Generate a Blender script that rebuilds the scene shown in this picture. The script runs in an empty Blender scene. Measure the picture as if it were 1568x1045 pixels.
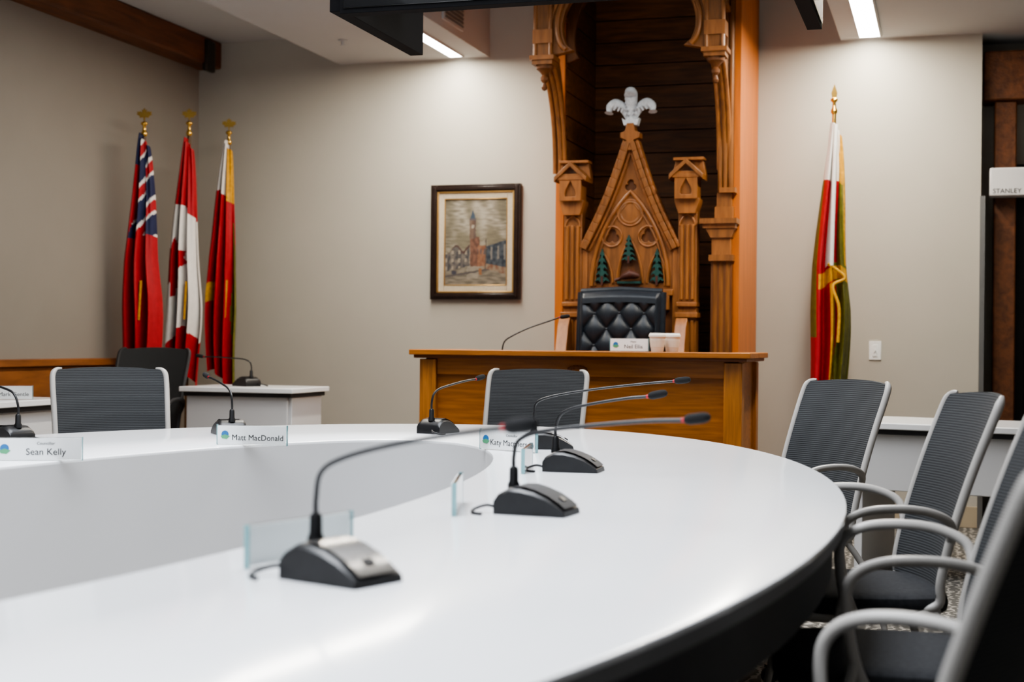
import bpy, bmesh, math, random
import mathutils
from mathutils import Vector, Matrix
random.seed(4)
TH = math.radians(17.0)
CT, ST = math.cos(TH), math.sin(TH)
pi = math.pi
scene = bpy.context.scene
COL = scene.collection
try:
    scene.view_settings.look = 'AgX - Medium High Contrast'
except Exception:
    pass

def V(X, Z):
    """survey coordinates (right, ahead of the standpoint) -> room coordinates"""
    return (X*CT - Z*ST, X*ST + Z*CT)
def VD(X, Z):
    x, y = V(X, Z); l = math.hypot(x, y); return (x/l, y/l)

# ------------------------------------------------------------ materials
def mat(name, col, rough=0.5, metal=0.0, var=0.0, vscale=8.0, bump=0.0, bscale=60.0, coat=0.0, emit=0.0, trans=0.0, ior=1.45, stretch=None, spec=0.5):
    m = bpy.data.materials.new(name); m.use_nodes = True
    nt = m.node_tree; b = nt.nodes['Principled BSDF']
    b.inputs['Base Color'].default_value = (*col, 1)
    b.inputs['Roughness'].default_value = rough
    b.inputs['Metallic'].default_value = metal
    b.inputs['Coat Weight'].default_value = coat
    b.inputs['Specular IOR Level'].default_value = spec
    b.inputs['IOR'].default_value = ior
    b.inputs['Transmission Weight'].default_value = trans
    if emit > 0:
        b.inputs['Emission Color'].default_value = (*col, 1)
        b.inputs['Emission Strength'].default_value = emit
    tc = nt.nodes.new('ShaderNodeTexCoord')
    mp = nt.nodes.new('ShaderNodeMapping')
    nt.links.new(tc.outputs['Object'], mp.inputs['Vector'])
    if stretch: mp.inputs['Scale'].default_value = stretch
    if var > 0:
        n = nt.nodes.new('ShaderNodeTexNoise'); n.inputs['Scale'].default_value = vscale
        n.inputs['Detail'].default_value = 6; n.inputs['Distortion'].default_value = 0.4
        nt.links.new(mp.outputs[0], n.inputs['Vector'])
        r = nt.nodes.new('ShaderNodeValToRGB')
        r.color_ramp.elements[0].position = 0.3; r.color_ramp.elements[1].position = 0.7
        r.color_ramp.elements[0].color = (*[c*(1-var) for c in col], 1)
        r.color_ramp.elements[1].color = (*[min(1, c*(1+var)) for c in col], 1)
        nt.links.new(n.outputs['Fac'], r.inputs['Fac'])
        nt.links.new(r.outputs['Color'], b.inputs['Base Color'])
    if bump > 0:
        n2 = nt.nodes.new('ShaderNodeTexNoise'); n2.inputs['Scale'].default_value = bscale
        n2.inputs['Detail'].default_value = 4
        nt.links.new(mp.outputs[0], n2.inputs['Vector'])
        bp = nt.nodes.new('ShaderNodeBump'); bp.inputs['Strength'].default_value = bump
        bp.inputs['Distance'].default_value = 0.01
        nt.links.new(n2.outputs['Fac'], bp.inputs['Height'])
        nt.links.new(bp.outputs[0], b.inputs['Normal'])
    return m

M = {}
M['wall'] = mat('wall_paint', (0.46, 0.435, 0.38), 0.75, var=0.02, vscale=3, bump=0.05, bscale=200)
M['wall_l'] = mat('wall_paint_left_shade', (0.27, 0.245, 0.215), 0.75, var=0.03, vscale=2, bump=0.05, bscale=200)  # darker left wall: light falloff put into the paint colour
M['ceil'] = mat('ceiling_paint', (0.47, 0.475, 0.475), 0.8, var=0.02, vscale=2)
M['oak'] = mat('oak_desk', (0.36, 0.125, 0.022), 0.38, var=0.28, vscale=6, bump=0.1, bscale=20, stretch=(0.6, 6, 10))
M['oakv'] = mat('oak_desk_vertical', (0.40, 0.15, 0.03), 0.38, var=0.3, vscale=6, bump=0.1, bscale=20, stretch=(12, 12, 0.8))
M['oakd'] = mat('oak_dark_edge', (0.20, 0.06, 0.012), 0.4, var=0.2, vscale=6, stretch=(0.6, 6, 10))
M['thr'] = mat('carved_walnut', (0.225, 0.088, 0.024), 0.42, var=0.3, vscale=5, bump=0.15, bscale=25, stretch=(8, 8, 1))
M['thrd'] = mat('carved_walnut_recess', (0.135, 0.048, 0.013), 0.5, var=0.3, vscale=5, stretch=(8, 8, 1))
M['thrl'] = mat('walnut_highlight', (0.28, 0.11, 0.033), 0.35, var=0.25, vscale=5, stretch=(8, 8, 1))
M['orange'] = mat('stained_side_board', (0.52, 0.15, 0.022), 0.45, var=0.15, vscale=4, stretch=(6, 6, .6))
M['plank'] = mat('dark_planks', (0.18, 0.070, 0.022), 0.45, var=0.4, vscale=4, stretch=(1, 4, 9))
M['beam'] = mat('timber_beam', (0.13, 0.045, 0.016), 0.6, var=0.4, vscale=4, bump=0.3, bscale=15, stretch=(5, .6, 5))
M['rail'] = mat('wainscot_wood', (0.26, 0.095, 0.028), 0.45, var=0.3, vscale=4, stretch=(5, .8, 5))
M['white'] = mat('white_gloss_laminate', (0.85, 0.86, 0.875), 0.15, var=0.008, vscale=2)
M['edge'] = mat('grey_table_edge', (0.14, 0.14, 0.145), 0.5, var=0.03, vscale=2)
M['whitep'] = mat('white_panel', (0.66, 0.66, 0.67), 0.45, var=0.02, vscale=2)
M['dark'] = mat('dark_apron', (0.03, 0.03, 0.033), 0.6, var=0.1)
M['black'] = mat('black_plastic', (0.010, 0.010, 0.011), 0.38, var=0.2, vscale=50, bump=.05, bscale=400)
M['blackm'] = mat('black_foam', (0.008, 0.008, 0.009), 0.9, bump=0.4, bscale=900)
M['silver'] = mat('brushed_silver', (0.42, 0.40, 0.38), 0.25, metal=0.95, var=0.1, vscale=30, stretch=(1, 20, 1))
M['frame'] = mat('satin_grey_frame', (0.42, 0.40, 0.375), 0.35, metal=0.0, var=0.03)
M['red'] = mat('flag_red', (0.38, 0.010, 0.018), 0.6, var=0.12, vscale=30)
M['fwhite'] = mat('flag_white', (0.70, 0.68, 0.66), 0.65, var=0.04, vscale=30)
M['navy'] = mat('flag_navy', (0.012, 0.018, 0.07), 0.65, var=0.1)
M['green'] = mat('flag_green', (0.13, 0.125, 0.018), 0.6, var=0.25, vscale=25)
M['gold'] = mat('flag_gold', (0.58, 0.30, 0.02), 0.55, var=0.25, vscale=40)
M['brass'] = mat('brass', (0.75, 0.48, 0.13), 0.25, metal=1.0, var=0.05)
M['pole'] = mat('dark_pole', (0.10, 0.05, 0.02), 0.35, var=0.2)
M['leather'] = mat('blue_black_leather', (0.014, 0.019, 0.027), 0.36, var=0.15, vscale=20, bump=0.15, bscale=250)
M['plaster'] = mat('white_painted_carving', (0.60, 0.63, 0.67), 0.5, var=0.15, vscale=60)
M['tree'] = mat('green_painted_carving', (0.010, 0.060, 0.050), 0.55, var=0.3, vscale=60)
M['beaver'] = mat('beaver_brown', (0.07, 0.020, 0.012), 0.55, var=0.3, vscale=40)
M['paper'] = mat('paper_white', (0.84, 0.86, 0.86), 0.5, var=0.01)
M['ink'] = mat('ink', (0.01, 0.01, 0.012), 0.6, var=0.1)
M['blue'] = mat('logo_blue', (0.03, 0.16, 0.40), 0.5, var=0.1)
M['teal'] = mat('logo_green', (0.10, 0.35, 0.18), 0.5, var=0.1)
M['acryl'] = mat('clear_acrylic', (0.97, 1.0, 1.0), 0.04, trans=0.95)
M['acryle'] = mat('acrylic_edge', (0.30, 0.55, 0.58), 0.1, trans=0.4, var=0.05)
M['pframe'] = mat('picture_frame_black', (0.022, 0.012, 0.009), 0.3, var=0.3, vscale=20)
M['pgold'] = mat('picture_gold_fillet', (0.45, 0.28, 0.10), 0.35, metal=0.6, var=0.1)
M['linen'] = mat('linen_liner', (0.52, 0.46, 0.35), 0.8, var=0.08, vscale=60, bump=.2, bscale=500)
M['led'] = mat('led_diffuser', (1.0, 0.97, 0.90), 0.5, emit=22.0)
M['tv'] = mat('tv_plastic', (0.005, 0.005, 0.006), 0.7, var=0.1, spec=.15)
M['tvs'] = mat('tv_screen', (0.004, 0.004, 0.005), 0.1, coat=0.5)
M['dglass'] = mat('night_glass', (0.006, 0.012, 0.022), 0.06, coat=0.5, var=0.3, vscale=1.5)
M['dframe'] = mat('door_frame_bronze', (0.02, 0.014, 0.01), 0.4, var=0.2)
M['alu'] = mat('aluminium_trim', (0.22, 0.22, 0.22), 0.4, metal=0.7, var=0.05)
M['bbase'] = mat('baseboard_beige', (0.42, 0.35, 0.25), 0.5, var=0.05)
M['cup'] = mat('paper_cup', (0.76, 0.73, 0.68), 0.55, var=0.02)
M['sleeve'] = mat('cardboard_sleeve', (0.66, 0.61, 0.53), 0.7, var=0.05)

def woven():
    m = mat('charcoal_mesh', (0.03, 0.033, 0.038), 0.75, spec=.3)
    nt = m.node_tree; b = nt.nodes['Principled BSDF']
    tc = nt.nodes.new('ShaderNodeTexCoord'); w = nt.nodes.new('ShaderNodeTexWave')
    w.bands_direction = 'Z'; w.inputs['Scale'].default_value = 45
    w.inputs['Distortion'].default_value = 0.4
    nt.links.new(tc.outputs['Object'], w.inputs['Vector'])
    r = nt.nodes.new('ShaderNodeValToRGB')
    r.color_ramp.elements[0].color = (0.024, 0.025, 0.027, 1); r.color_ramp.elements[1].color = (0.052, 0.055, 0.058, 1)
    nt.links.new(w.outputs['Fac'], r.inputs['Fac']); nt.links.new(r.outputs[0], b.inputs['Base Color'])
    bp = nt.nodes.new('ShaderNodeBump'); bp.inputs['Strength'].default_value = 0.3; bp.inputs['Distance'].default_value = 0.003
    nt.links.new(w.outputs['Fac'], bp.inputs['Height']); nt.links.new(bp.outputs[0], b.inputs['Normal'])
    return m
M['mesh'] = woven()
M['seat'] = mat('charcoal_fabric', (0.030, 0.031, 0.034), 0.9, var=0.2, vscale=80, bump=0.3, bscale=500, spec=.2)

def carpet():
    m = mat('patterned_carpet', (0.2, 0.2, 0.2), 0.95)
    nt = m.node_tree; b = nt.nodes['Principled BSDF']
    tc = nt.nodes.new('ShaderNodeTexCoord')
    n = nt.nodes.new('ShaderNodeTexWave'); n.inputs['Scale'].default_value = 7; n.inputs['Distortion'].default_value = 9
    n.inputs['Detail'].default_value = 3; n.inputs['Detail Scale'].default_value = 2.5
    nt.links.new(tc.outputs['Object'], n.inputs['Vector'])
    r = nt.nodes.new('ShaderNodeValToRGB')
    r.color_ramp.elements[0].position = 0.72; r.color_ramp.elements[1].position = 0.82
    r.color_ramp.elements[0].color = (0.085, 0.08, 0.072, 1); r.color_ramp.elements[1].color = (0.30, 0.28, 0.25, 1)
    nt.links.new(n.outputs['Fac'], r.inputs['Fac']); nt.links.new(r.outputs[0], b.inputs['Base Color'])
    n2 = nt.nodes.new('ShaderNodeTexNoise'); n2.inputs['Scale'].default_value = 300
    nt.links.new(tc.outputs['Object'], n2.inputs['Vector'])
    bp = nt.nodes.new('ShaderNodeBump'); bp.inputs['Strength'].default_value = 0.5
    nt.links.new(n2.outputs['Fac'], bp.inputs['Height']); nt.links.new(bp.outputs[0], b.inputs['Normal'])
    return m
M['carpet'] = carpet()

def attr_mat(name):
    m = mat(name, (0.5, 0.5, 0.5), 0.6, bump=0.3, bscale=150)
    nt = m.node_tree; a = nt.nodes.new('ShaderNodeVertexColor'); a.layer_name = 'Col'
    nt.links.new(a.outputs['Color'], nt.nodes['Principled BSDF'].inputs['Base Color'])
    return m
M['canvas'] = attr_mat('oil_painting')

# ------------------------------------------------------------ builder
def catmull(pts, n=8):
    P = [Vector(p) for p in pts]; out = []
    for i in range(len(P)-1):
        p0 = P[max(i-1, 0)]; p1 = P[i]; p2 = P[i+1]; p3 = P[min(i+2, len(P)-1)]
        for k in range(n):
            t = k/n
            out.append(0.5*((2*p1)+(p2-p0)*t+(2*p0-5*p1+4*p2-p3)*t*t+(3*p1-p0-3*p2+p3)*t**3))
    out.append(P[-1]); return out

class Bd:
    def __init__(s): s.bm = bmesh.new(); s.mats = []; s.T = Matrix.Identity(4)
    def mi(s, k):
        m = M[k]
        if m not in s.mats: s.mats.append(m)
        return s.mats.index(m)
    def v(s, p): return s.bm.verts.new(s.T @ Vector(p))
    def f(s, vs, i):
        try:
            f = s.bm.faces.new(vs); f.material_index = i; return f
        except ValueError: return None
    def box(s, c, d, k, rot=None):
        i = s.mi(k); R = rot if rot else Matrix.Identity(3); vs = []
        for x in (-.5, .5):
            for y in (-.5, .5):
                for z in (-.5, .5):
                    vs.append(s.v(Vector(c)+R @ Vector((x*d[0], y*d[1], z*d[2]))))
        for q in ((0, 1, 3, 2), (4, 6, 7, 5), (0, 4, 5, 1), (2, 3, 7, 6), (0, 2, 6, 4), (1, 5, 7, 3)):
            s.f([vs[a] for a in q], i)
    def bb(s, x0, x1, y0, y1, z0, z1, k):
        s.box(((x0+x1)/2, (y0+y1)/2, (z0+z1)/2), (x1-x0, y1-y0, z1-z0), k)
    def prism(s, pts, a, b, k, plane='xz'):
        i = s.mi(k)
        def mk(p, t):
            if plane == 'xz': return (p[0], t, p[1])
            if plane == 'yz': return (t, p[0], p[1])
            return (p[0], p[1], t)
        A = [s.v(mk(p, a)) for p in pts]; Bv = [s.v(mk(p, b)) for p in pts]
        s.f(A, i); s.f(Bv[::-1], i); n = len(pts)
        for j in range(n): s.f([A[j], Bv[j], Bv[(j+1) % n], A[(j+1) % n]], i)
    def tube(s, pts, r, k, seg=12, flat=1.0, up=None, smooth=0):
        if smooth: pts = catmull(pts, smooth)
        pts = [Vector(p) for p in pts]; n = len(pts); i = s.mi(k)
        rr = r if callable(r) else (lambda t: r)
        t0 = (pts[1]-pts[0]).normalized()
        u = Vector(up) if up else (Vector((0, 0, 1)) if abs(t0.z) < .9 else Vector((1, 0, 0)))
        u = (u-t0*u.dot(t0)).normalized(); rings = []
        for j in range(n):
            t = (pts[min(j+1, n-1)]-pts[max(j-1, 0)]).normalized()
            u = (u-t*u.dot(t)).normalized(); w = t.cross(u); R = rr(j/(n-1))
            rings.append([s.v(pts[j]+u*math.cos(2*pi*a/seg)*R*flat+w*math.sin(2*pi*a/seg)*R) for a in range(seg)])
        for j in range(n-1):
            for a in range(seg):
                s.f([rings[j][a], rings[j][(a+1) % seg], rings[j+1][(a+1) % seg], rings[j+1][a]], i)
        s.f(rings[0][::-1], i); s.f(rings[-1], i)
    def lathe(s, prof, c, k, seg=20, axis='z'):
        i = s.mi(k); rings = []
        for (r, z) in prof:
            ring = []
            for a in range(seg):
                ca, sa = math.cos(2*pi*a/seg)*r, math.sin(2*pi*a/seg)*r
                p = (c[0]+ca, c[1]+sa, c[2]+z) if axis == 'z' else ((c[0]+ca, c[1]+z, c[2]+sa) if axis == 'y' else (c[0]+z, c[1]+ca, c[2]+sa))
                ring.append(s.v(p))
            rings.append(ring)
        for j in range(len(rings)-1):
            for a in range(seg):
                s.f([rings[j][a], rings[j][(a+1) % seg], rings[j+1][(a+1) % seg], rings[j+1][a]], i)
        s.f(rings[0][::-1], i); s.f(rings[-1], i)
    def grid(s, fn, nu, nv, k):
        g = [[s.v(fn(a/nu, b/nv)) for a in range(nu+1)] for b in range(nv+1)]
        for b in range(nv):
            for a in range(nu):
                key = k((a+.5)/nu, (b+.5)/nv) if callable(k) else k
                s.f([g[b][a], g[b][a+1], g[b+1][a+1], g[b+1][a]], s.mi(key))
        return g
    def pad(s, c, sx, sy, sz, k, p=4.0, n=40):
        i = s.mi(k); rings = []
        for (sc, z) in ((.93, -.5), (.985, -.35), (1, -.1), (1, .1), (.985, .3), (.94, .42), (.8, .49), (.4, .5)):
            ring = []
            for a in range(n):
                t = 2*pi*a/n; ct, st = math.cos(t), math.sin(t)
                rr = (abs(ct)**p+abs(st)**p)**(-1/p)
                ring.append(s.v((c[0]+ct*rr*sx/2*sc, c[1]+st*rr*sy/2*sc, c[2]+z*sz)))
            rings.append(ring)
        for j in range(len(rings)-1):
            for a in range(n): s.f([rings[j][a], rings[j][(a+1) % n], rings[j+1][(a+1) % n], rings[j+1][a]], i)
        s.f(rings[0][::-1], i); s.f(rings[-1], i)
    def plate(s, outer, holes, y, th, k, bev=0.006):
        cu = bpy.data.curves.new('tmp', 'CURVE'); cu.dimensions = '2D'; cu.fill_mode = 'BOTH'
        cu.extrude = max(th/2-bev, 0.001); cu.bevel_depth = bev; cu.bevel_resolution = 1
        for pl in [outer]+holes:
            sp = cu.splines.new('POLY'); sp.points.add(len(pl)-1)
            for q, pt in zip(sp.points, pl): q.co = (pt[0], pt[1], 0, 1)
            sp.use_cyclic_u = True
        o = bpy.data.objects.new('tmp', cu); COL.objects.link(o)
        bpy.context.view_layer.update()
        me = bpy.data.meshes.new_from_object(o.evaluated_get(bpy.context.evaluated_depsgraph_get()))
        i = s.mi(k); vs = [s.v((q.co.x, y-q.co.z, q.co.y)) for q in me.vertices]
        for pg in me.polygons: s.f([vs[a] for a in pg.vertices], i)
        bpy.data.objects.remove(o); bpy.data.curves.remove(cu); bpy.data.meshes.remove(me)
    def finish(s, name, loc=(0, 0, 0), rz=0.0, parent=None, bevel=0.0, ang=35, fixn=True):
        if fixn: bmesh.ops.recalc_face_normals(s.bm, faces=s.bm.faces[:])
        me = bpy.data.meshes.new(name); s.bm.to_mesh(me); s.bm.free()
        for m in s.mats: me.materials.append(m)
        for p in me.polygons: p.use_smooth = True
        me.set_sharp_from_angle(angle=math.radians(ang))
        o = bpy.data.objects.new(name, me); COL.objects.link(o)
        o.location = loc; o.rotation_euler = (0, 0, rz)
        if parent: o.parent = parent
        if bevel > 0:
            b = o.modifiers.new('bevel', 'BEVEL'); b.width = bevel; b.segments = 2; b.limit_method = 'ANGLE'; b.angle_limit = math.radians(50)
        return o

def empty(name, loc, rz=0.0):
    e = bpy.data.objects.new(name, None); e.empty_display_size = .1; COL.objects.link(e)
    e.location = loc; e.rotation_euler = (0, 0, rz); return e
def face_rot(d):
    return math.atan2(d[1], d[0])+pi/2
def text(name, body, size, loc, parent, k='ink', align='CENTER', tilt=0.0):
    cu = bpy.data.curves.new(name, 'FONT'); cu.body = body; cu.size = size; cu.align_x = align; cu.extrude = 0.0002
    cu.resolution_u = 3
    o = bpy.data.objects.new(name+'_t', cu); COL.objects.link(o); bpy.context.view_layer.update()
    me = bpy.data.meshes.new_from_object(o.evaluated_get(bpy.context.evaluated_depsgraph_get()))
    bpy.data.objects.remove(o); bpy.data.curves.remove(cu)
    me.materials.clear(); me.materials.append(M[k])
    t = bpy.data.objects.new(name, me); COL.objects.link(t); t.parent = parent
    t.location = loc; t.rotation_euler = (pi/2+tilt, 0, 0); return t

# ------------------------------------------------------------ room shell
XL, XR, YB, YR = -5.15, 3.6, 9.10, -3.0
b = Bd(); b.bb(XL-.15, XR+.15, YR, 11.5, -.1, 0, 'carpet'); b.finish('floor')
b = Bd(); b.bb(XL-.15, .19, YB, YB+.15, 0, 4.75, 'wall'); b.finish('wall_back')
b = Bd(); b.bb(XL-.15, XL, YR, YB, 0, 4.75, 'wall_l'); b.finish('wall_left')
b = Bd(); b.bb(XR, XR+.15, YR, 9.6, 0, 4.75, 'wall'); b.finish('wall_right')
b = Bd(); b.bb(.19, .40, 9.45, 9.6, 0, 3.3, 'wall'); b.bb(.10, .19, YB+.15, 9.45, 0, 3.3, 'wall'); b.finish('wall_entrance_left')
b = Bd(); b.bb(.40, 1.50, 9.45, 9.6, 2.25, 3.3, 'wall'); b.finish('wall_entrance_header')
b = Bd(); b.bb(1.50, XR, 9.45, 9.6, 0, 3.3, 'wall'); b.finish('wall_entrance_right')
b = Bd(); b.bb(XL, -4.05, YR, YB, 3.22, 3.35, 'ceil'); b.finish('ceiling_left')
b = Bd(); b.bb(-4.05, -2.96, YR, YB, 3.02, 4.6, 'ceil'); b.finish('ceiling_soffit')
b = Bd(); b.bb(-.65, XR, YR, YB, 3.01, 4.6, 'ceil'); b.bb(.19, XR, YB, 9.6, 3.01, 3.2, 'ceil'); b.finish('ceiling_right')
b = Bd(); b.bb(-2.96, -.65, YR, YB, 4.6, 4.75, 'ceil'); b.finish('ceiling')
b = Bd(); b.bb(-1.16, .19, YB-.015, YB, 0, .13, 'bbase'); b.bb(XL, -2.27, YB-.015, YB, 0, .13, 'bbase'); b.finish('baseboard_back', bevel=.003)
b = Bd(); b.bb(XL, -4.97, YR, YB, 3.03, 3.22, 'beam')
b.bb(-4.99, -4.95, 8.85, 8.98, 2.98, 3.2, 'dframe'); b.finish('ceiling_beam', bevel=.012)
b = Bd()
b.bb(XL, XL+.03, YR, 8.2, 0, .93, 'rail'); b.bb(XL, XL+.055, YR, 8.2, .93, .975, 'rail'); b.finish('trim_wainscot', bevel=.006)
for (x, w, nm) in ((-3.16, .085, 'linear_ceiling_light'), (-.47, .12, 'linear_ceiling_light')):
    b = Bd(); zc = 3.02 if x < -2 else 3.01
    b.bb(x-w/2, x+w/2, 4.2, 9.0, zc-.008, zc, 'led')
    b.bb(x-w/2-.012, x-w/2, 4.2, 9.0, zc-.012, zc, 'ceil'); b.bb(x+w/2, x+w/2+.012, 4.2, 9.0, zc-.012, zc, 'ceil')
    b.finish(nm)
b = Bd()
b.bb(-2.96, -2.945, 8.15, 8.52, 3.07, 3.24, 'ceil')
for i in range(6): b.bb(-2.945, -2.938, 8.17, 8.50, 3.085+i*.025, 3.098+i*.025, 'alu')
b.finish('vent_grille')
for (x, y, z) in ((-3.7, 8.35, 3.02), (-.05, 8.0, 3.01)):
    b = Bd(); b.lathe([(.03, 0), (.03, -.006), (.012, -.01), (.01, -.03), (.02, -.034), (.02, -.037)], (x, y, z), 'ceil'); b.finish('sprinkler_head')
b = Bd()
b.bb(.27, .40, 9.25, 9.45, 0, 2.62, 'beam'); b.bb(.20, XR, 9.2, 9.44, 2.62, 2.92, 'beam')
b.finish('timber_post_and_beam', bevel=.01)
b = Bd()
b.bb(.402, .46, 9.44, 9.56, 0, 2.248, 'dframe'); b.bb(1.44, 1.498, 9.44, 9.56, 0, 2.248, 'dframe'); b.bb(.46, 1.44, 9.44, 9.56, 2.17, 2.248, 'dframe')
b.bb(.46, .55, 9.47, 9.52, 0.02, 2.17, 'dframe'); b.bb(1.35, 1.44, 9.47, 9.52, 0.02, 2.17, 'dframe')
b.bb(.55, 1.35, 9.47, 9.52, .02, .25, 'dframe'); b.bb(.55, 1.35, 9.47, 9.52, 2.05, 2.17, 'dframe'); b.bb(.55, 1.35, 9.49, 9.50, .25, 2.05, 'dglass')
b.tube([(.62, 9.46, .9), (.62, 9.42, .95), (.62, 9.42, 1.25), (.62, 9.46, 1.3)], .012, 'alu')
b.finish('door_1', bevel=.003)
e = empty('door_operator', (.24, 9.18, 0))
b = Bd(); b.bb(0, 1.0, -.08, .06, 2.02, 2.19, 'whitep'); b.finish('housing', parent=e, bevel=.008)
text('label', 'STANLEY', .04, (.10, -.082, 2.035), e)
b = Bd(); b.bb(.185, .215, YB-.02, YB+.15, 0, 2.02, 'alu'); b.finish('trim_corner_guard')
b = Bd(); b.bb(-.461, -.389, YB-.008, YB, 1.015, 1.13, 'paper'); b.bb(-.44, -.41, YB-.012, YB-.008, 1.035, 1.11, 'paper'); b.bb(-.43, -.42, YB-.02, YB-.01, 1.065, 1.085, 'paper')
b.finish('light_switch', bevel=.002)

# ------------------------------------------------------------ oval table
CX = -1.85
def oval(t, a, bb_, cy, off=0.0):
    ct, st = math.cos(t), math.sin(t); x, y = a*ct, bb_*st
    nx, ny = bb_*ct, a*st; l = math.hypot(nx, ny)
    return (CX+x+nx/l*off, cy+y+ny/l*off)
def ring(b, prof, k, n=220):
    i = b.mi(k); rs = []
    for j in range(n):
        t = 2*pi*j/n; r = []
        for (side, off, z) in prof:
            x, y = oval(t, 1.65, 2.98, 2.92, off) if side else oval(t, .70, 2.18, 2.70, off)
            r.append(b.v((x, y, z)))
        rs.append(r)
    m = len(prof)
    for j in range(n):
        for a in range(m):
            b.f([rs[j][a], rs[j][(a+1) % m], rs[(j+1) % n][(a+1) % m], rs[(j+1) % n][a]], i)
b = Bd()
ring(b, [(0, .005, .74), (1, -.005, .74), (1, -.001, .738), (1, 0, .735), (1, 0, .730), (0, 0, .730), (0, 0, .735), (0, .001, .738)], 'white')
ring(b, [(1, -.002, .730), (1, -.002, .706), (1, -.03, .704), (1, -.03, .730)], 'edge')
ring(b, [(0, .0, .730), (0, .035, .730), (0, .035, 0.0), (0, .0, 0.0)], 'whitep')
ring(b, [(1, -.03, .706), (1, -.06, .706), (1, -.06, .60), (1, -.03, .60)], 'dark')
ring(b, [(0, .32, .728), (0, .36, .728), (0, .36, 0.0), (0, .32, 0.0)], 'dark')
b.finish('oval_conference_table')

# ------------------------------------------------------------ chairs
def chair(loc, d, zs=1.0, fr='frame'):
    b = Bd()
    def P(u, v, o=0.0):
        w = .222+.012*v
        if v > .9: w *= 1-((v-.9)/.1)**2*.035
        y = .19+.15*v**1.35-.045*u*u+o
        z = .47+.51*v-.014*u*u*v*v
        return (u*w, y, z)
    g1 = b.grid(lambda u, v: P(2*u-1, v), 20, 20, 'mesh')
    g2 = b.grid(lambda u, v: P(2*u-1, v, .014), 20, 20, 'mesh')
    i = b.mi('mesh')
    for j in range(20):
        b.f([g1[20][j], g1[20][j+1], g2[20][j+1], g2[20][j]], i); b.f([g1[0][j], g2[0][j], g2[0][j+1], g1[0][j+1]], i)
    for s in (-1, 1):
        pts = [(s*.20, .10, .43), (s*.215, .155, .45)]+[P(s*1.0, v, .008) for v in (.08, .3, .5, .7, .88, .97)]+[P(s*.95, 1.006, .008), P(s*.86, 1.008, .008)]
        b.tube(pts, lambda t: .0118 if t < .8 else .0118-.008*(t-.8)/.2, fr, smooth=5)
        arm = [P(s*1.0, .27, .01), (s*.255, .170, .660), (s*.275, .115, .688), (s*.283, .04, .697), (s*.285, -.045, .690), (s*.284, -.095, .662), (s*.280, -.108, .61), (s*.266, -.090, .50), (s*.24, -.06, .425)]
        b.tube(arm, .0120, fr, flat=.8, smooth=6)
        b.tube([(s*.266, -.09, .50), (s*.265, -.12, .38), (s*.268, -.18, .2), (s*.272, -.21, .055)], .0110, fr, smooth=5)
        b.tube([(s*.205, .14, .44), (s*.235, .20, .34), (s*.262, .25, .18), (s*.275, .28, .055)], .0110, fr, smooth=5)
        b.tube([(s*.21, -.19, .415), (s*.215, 0, .41), (s*.205, .16, .435)], .012, fr, smooth=4)
        for yy in (-.213, .282):
            b.lathe([(.026, -.012), (.028, -.008), (.028, .008), (.026, .012)], (s*.273, yy, .028), 'black', axis='x', seg=16)
            b.box((s*.273, yy, .055), (.03, .02, .012), 'black')
    b.tube([(-.25, -.08, .41), (.25, -.08, .41)], .011, fr); b.tube([(-.21, .13, .43), (.21, .13, .43)], .011, fr)
    b.pad((0, -.02, .445), .45, .46, .06, 'seat')
    o = b.finish('office_armchair', (loc[0], loc[1], 0), face_rot(d)); o.scale = (1, 1, zs); return o
def chair_back(bx, by, d, off=.34):
    l = math.hypot(*d); d = (d[0]/l, d[1]/l); chair((bx+d[0]*off, by+d[1]*off), d)
chair_back(-1.81, 6.38, (.03, -1))
chair_back(-3.40, 5.27, (.65, -.75))
chair((-4.62, 7.40), (.08, -1), 1.07, 'dark')
chair(V(.925, 4.96), VD(-.90, -.42))
chair(V(.93, 3.80), VD(-.99, .02))
chair(V(.80, 2.95), VD(-.97, .20))
chair(V(.42, 1.87), VD(-.85, .52))

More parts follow.
